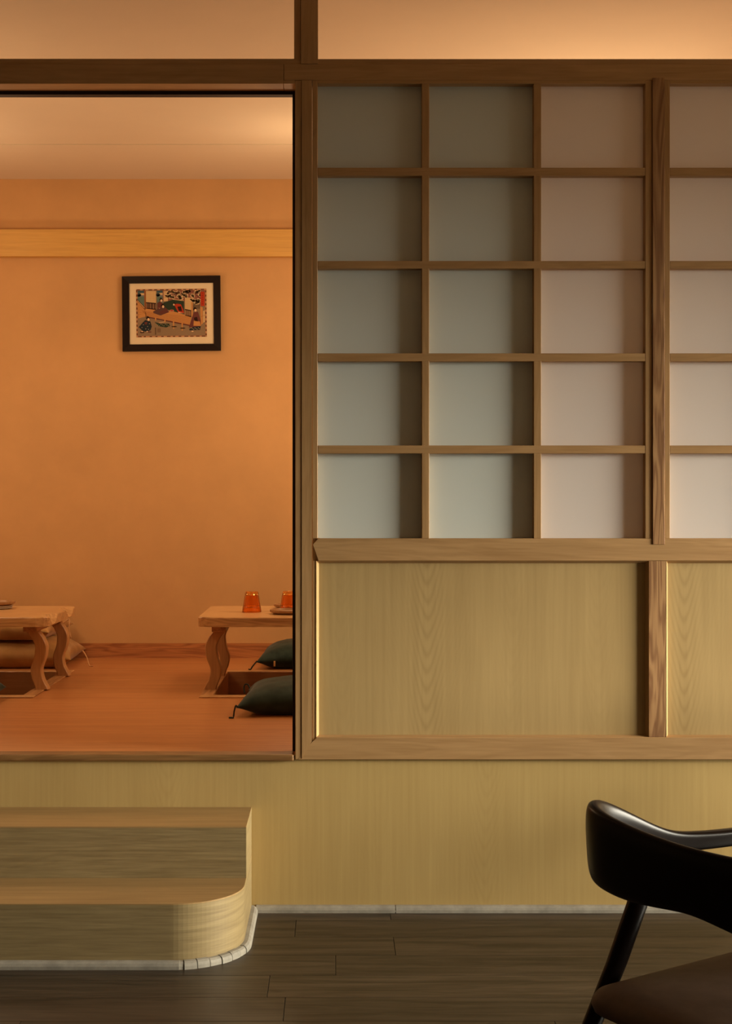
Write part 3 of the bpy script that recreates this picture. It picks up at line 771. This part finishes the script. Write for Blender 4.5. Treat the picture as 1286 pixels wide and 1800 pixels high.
# figures in robes: seated pair left of centre, kneeling pair right of centre, crouching man, standing woman
def head(x, y, r, d=1): el(9, INK, x-d*2, y-r*.45, r*1.05, r*.9); el(10, SKIN, x+d*2, y+r*.15, r*.66, r*.82); el(9, INK, x-d*4, y-r*1.3, r*.5, r*.5)
pg(7, PLUM, (225, 150), (255, 128), (290, 160), (300, 230), (225, 225)); head(268, 122, 17)
pg(8, (.10, .05, .045), (180, 240), (240, 205), (300, 185), (330, 215), (352, 248), (260, 282), (185, 258)); pg(9, PLUM, (250, 240), (330, 210), (345, 250), (260, 275)); head(286, 186, 18); pg(10, ROSE, (236, 200), (256, 204), (250, 212))
pg(8, RED, (405, 165), (440, 158), (478, 165), (500, 215), (515, 262), (450, 252), (430, 215)); pg(9, INK, (440, 190), (480, 185), (490, 240), (455, 235)); head(405, 166, 13, -1); pg(10, SKIN, (450, 245), (510, 262), (450, 256))
el(9, ROSE, 380, 232, 26, 12); el(10, RED, 380, 230, 14, 6)
pg(8, NAVY, (25, 405), (70, 355), (95, 330), (150, 345), (165, 400), (150, 440), (110, 455), (70, 450)); head(128, 322, 19); pg(9, PLUM, (85, 355), (120, 350), (112, 380), (92, 378)); ln(9, INK, 100, 245, 104, 310, 4)
for x, y in ((75, 380), (120, 400), (100, 425), (140, 370), (60, 410), (130, 430)): el(10, (.4, .32, .25), x, y, 5, 4, 7)
el(9, INK, 62, 462, 24, 7); el(9, PLUM, 140, 458, 22, 6); el(10, SKIN, 62, 452, 10, 6); el(10, SKIN, 115, 452, 8, 6)
pg(8, (.03, .045, .03), (195, 352), (260, 370), (350, 370), (360, 395), (320, 412), (240, 398)); ln(9, SKIN, 240, 360, 300, 352, 4)
for k in range(9): el(9, (.3, .28, .18), 215+k*16, 376+(k % 3)*9, 5, 4, 7)
pg(8, (.14, .045, .04), (615, 250), (660, 245), (690, 340), (690, 400), (560, 415), (590, 330)); head(632, 228, 18); pg(9, TIMB, (615, 340), (680, 350), (690, 400), (610, 395)); pg(9, INK, (615, 310), (650, 300), (660, 350), (625, 345))
pg(9, NAVY, (565, 430), (600, 410), (690, 400), (680, 440), (570, 445)); el(10, SKIN, 600, 455, 12, 6)
for k in range(8): el(10, (.45, .36, .26), 590+k*12, 418+(k % 3)*8, 4, 4, 7)
# signature and seal strokes
for k in range(7): ln(8, INK, 196, 415+k*11, 212, 418+k*11, 3); ln(8, INK, 204-(k % 2)*4, 412+k*11, 206, 422+k*11, 3)
rc(8, (.16, .09, .05), 226, 422, 258, 462); [ln(9, GREY, 229, 428+k*9, 255, 428+k*9, 2.5) for k in range(4)]; [ln(9, GREY, 234+k*8, 425, 234+k*8, 460, 2) for k in range(3)]
# dashed border
rc(10, (.5, .26, .13), 0, 0, W_, 14); rc(10, (.5, .26, .13), 0, H_-14, W_, H_); rc(10, (.5, .26, .13), 0, 14, 14, H_-14); rc(10, (.5, .26, .13), W_-14, 14, W_, H_-14)
x = 8
while x < W_-20: rc(11, (.09, .02, .012), x, 3, x+rnd.uniform(22, 46), 12); rc(11, (.09, .02, .012), x+9, H_-12, x+9+rnd.uniform(20, 42), H_-3); x += 62
y = 10
while y < H_-30: rc(11, (.09, .02, .012), 2, y, 12, y+24); rc(11, (.09, .02, .012), W_-12, y+8, W_-2, y+30); y += 46
b = bmesh.new(); cl = b.loops.layers.float_color.new('ink')
pw_, ph_ = 123.5*sc_p, 84.5*sc_p
for l, c, pts in polys:
    vs = [b.verts.new(((min(max(x, 0), W_)/W_-0.5)*pw_-0.2*sc_p, -0.0093-0.00012*l, (0.5-min(max(y, 0), H_)/H_)*ph_+1.2*sc_p)) for x, y in pts]
    try: f = b.faces.new(vs)
    except ValueError: continue
    for lp in f.loops: lp[cl] = c+(1,)
g = G('print_inks'); at = g.n('Attribute'); at.attribute_name = 'ink'
g.set(g.b.inputs['Base Color'], at.outputs['Color']); g.b.inputs['Roughness'].default_value = 0.85; g.b.inputs['Specular IOR Level'].default_value = 0.15
obj('print_sheet', b, g.m, pic, local=True)

# ------------------------------------------------------------------ armchair in the foreground
ang = math.radians(32)
ch = empty('armchair', (0.650, -2.214, 0), ang, label='dark lacquered armchair with curved backrest and brown seat, cut by the right edge', cat='chair')
# backrest and arms: one bent band (u forward, v left), with height and thickness along it
half = [  # u, v, ztop, zbot, thickness
    (-0.020, 0.00, .769, .647, .028), (-0.018, 0.06, .770, .640, .028), (-0.015, 0.12, .773, .632, .028), (-0.010, 0.18, .778, .627, .030), (-0.004, 0.235, .784, .629, .033),
    (0.008, 0.275, .790, .633, .037), (0.030, 0.302, .793, .638, .039), (0.060, 0.316, .788, .646, .037), (0.10, 0.322, .772, .656, .031), (0.155, 0.322, .745, .661, .027), (0.215, 0.320, .715, .662, .026),
    (0.265, 0.318, .697, .656, .027), (0.32, 0.316, .690, .650, .030), (0.40, 0.312, .685, .648, .034), (0.50, 0.308, .682, .646, .034), (0.555, 0.300, .680, .650, .026)]
pts = [(u, -v, a, c, t) for u, v, a, c, t in reversed(half[1:])]+half
rings = []; NS = 20
for i, (u, v, zt_, zb_, th) in enumerate(pts):
    p0, p1 = pts[max(0, i-1)], pts[min(len(pts)-1, i+1)]
    d = Vector((p1[0]-p0[0], p1[1]-p0[1], 0)).normalized(); nrm = Vector((d.y, -d.x, 0))
    zc, hh = (zt_+zb_)/2, (zt_-zb_)/2
    ring = []
    for k in range(NS):
        a = 2*math.pi*k/NS; ca, sa = math.cos(a), math.sin(a)
        ex = 0.62
        o_ = math.copysign(abs(ca)**ex, ca)*th/2; q = math.copysign(abs(sa)**ex, sa)*hh
        lean = -0.005*(q/max(hh, .01))*(1-min(1, max(0, u)/.15)) * (hh/.07)
        ring.append((u+nrm.x*o_+lean, v+nrm.y*o_, zc+q))
    rings.append(ring)
o = obj('backrest', loft(rings), 'lacquer', ch, smooth=True, local=True)
sub = o.modifiers.new('smooth', 'SUBSURF'); sub.levels = 2; sub.render_levels = 2
def bar(p0, p1, r0, r1, name='leg'):
    d = Vector(p1)-Vector(p0); rg = []
    for i in range(9):
        t = i/8; p = Vector(p0)+d*t; r = r0+(r1-r0)*t
        rg.append([(p.x+r*math.copysign(abs(math.cos(a))**.7, math.cos(a)), p.y+r*math.copysign(abs(math.sin(a))**.7, math.sin(a)), p.z) for a in [2*math.pi*k/12 for k in range(12)]])
    return obj(name, loft(rg), 'lacquer', ch, smooth=True, local=True)
for s in (1, -1):
    leg_path = [(0.180, 0.668), (0.131, 0.577), (0.071, 0.467), (0.006, 0.363), (-0.06, 0.25), (-0.120, 0.12), (-0.155, 0.0)]
    lv_ = [.302, .286, .283, .281, .279, .277, .275]
    lw = [.021, .023, .0225, .021, .019, .016, .013]; rg = []
    for (u, z), v0, r in zip(leg_path, lv_, lw):
        rg.append([(u+r*math.copysign(abs(math.cos(a))**.75, math.cos(a)), v0*s+0.75*r*math.copysign(abs(math.sin(a))**.75, math.sin(a)), z) for a in [2*math.pi*k/12 for k in range(12)]])
    obj('leg', loft(rg), 'lacquer', ch, smooth=True, local=True)
    bar((0.505, 0.306*s, 0.655), (0.47, 0.285*s, 0.0), 0.018, 0.014)
# upholstered seat pad: rounded trapezoid, domed
def pad_bm(outl, z0, z1, dome):
    b = bmesh.new(); n = len(outl); cx = sum(p[0] for p in outl)/n; cy = sum(p[1] for p in outl)/n
    lv = [(0.93, z0), (0.985, z0+0.006), (1.0, z0+0.018), (0.995, z0+0.03), (0.965, z1), (0.90, z1+dome*.35), (0.75, z1+dome*.65), (0.5, z1+dome*.9), (0.22, z1+dome)]
    rr = [[b.verts.new((cx+(x-cx)*s, cy+(y-cy)*s, z)) for x, y in outl] for s, z in lv]
    for a, c in zip(rr, rr[1:]):
        for i in range(n): b.faces.new((a[i], a[(i+1) % n], c[(i+1) % n], c[i]))
    b.faces.new(rr[0][::-1]); b.faces.new(rr[-1]); return b
def rounded(poly, r, n=6):
    out = []; N = len(poly)
    for i in range(N):
        p, a, c = Vector(poly[i]), Vector(poly[i-1]), Vector(poly[(i+1) % N])
        da, dc = (a-p).normalized()*r, (c-p).normalized()*r
        for k in range(n+1):
            t = k/n; out.append(tuple((p+da)*(1-t)**2+p*2*t*(1-t)+(p+dc)*t*t))
    return out
seat = rounded([(-0.055, -0.250), (0.46, -0.262), (0.46, 0.262), (-0.055, 0.250)], 0.06)
obj('seat', pad_bm(seat, 0.405, 0.447, 0.022), 'leather', ch, smooth=True, local=True)
b = prism(rounded([(0.01, -0.225), (0.43, -0.245), (0.43, 0.245), (0.01, 0.225)], 0.05), 0.355, 0.4045)
obj('seat_frame', b, 'lacquer', ch, local=True)

# ------------------------------------------------------------------ unseen table and second armchair, added past the right edge to shade the plinth
dt = empty('unseen_dining_table', (2.12, -1.72, 0), label='unseen dark dining table in front of the armchair, added past the right edge to shade the plinth', cat='table')
obj('tabletop', prism(rounded([(-0.96, -0.38), (0.96, -0.38), (0.96, 0.38), (-0.96, 0.38)], 0.06), 0.715, 0.745, 0.004), 'lacquer', dt, local=True)
for u in (-0.88, 0.88):
    for v in (-0.30, 0.30): obj('leg', bbox(u-0.025, u+0.025, v-0.025, v+0.025, 0, 0.7145, 0.003), 'lacquer', dt, local=True)
c_ = copy_tree(ch)
c_.location = (2.30, -0.42, 0); c_.rotation_euler = (0, 0, math.radians(-97))
tag(c_, 'unseen dark armchair on the wall side of the dining table, added past the right edge to shade the plinth', 'chair', 'armchairs at the dining table')
ch['group'] = 'armchairs at the dining table'
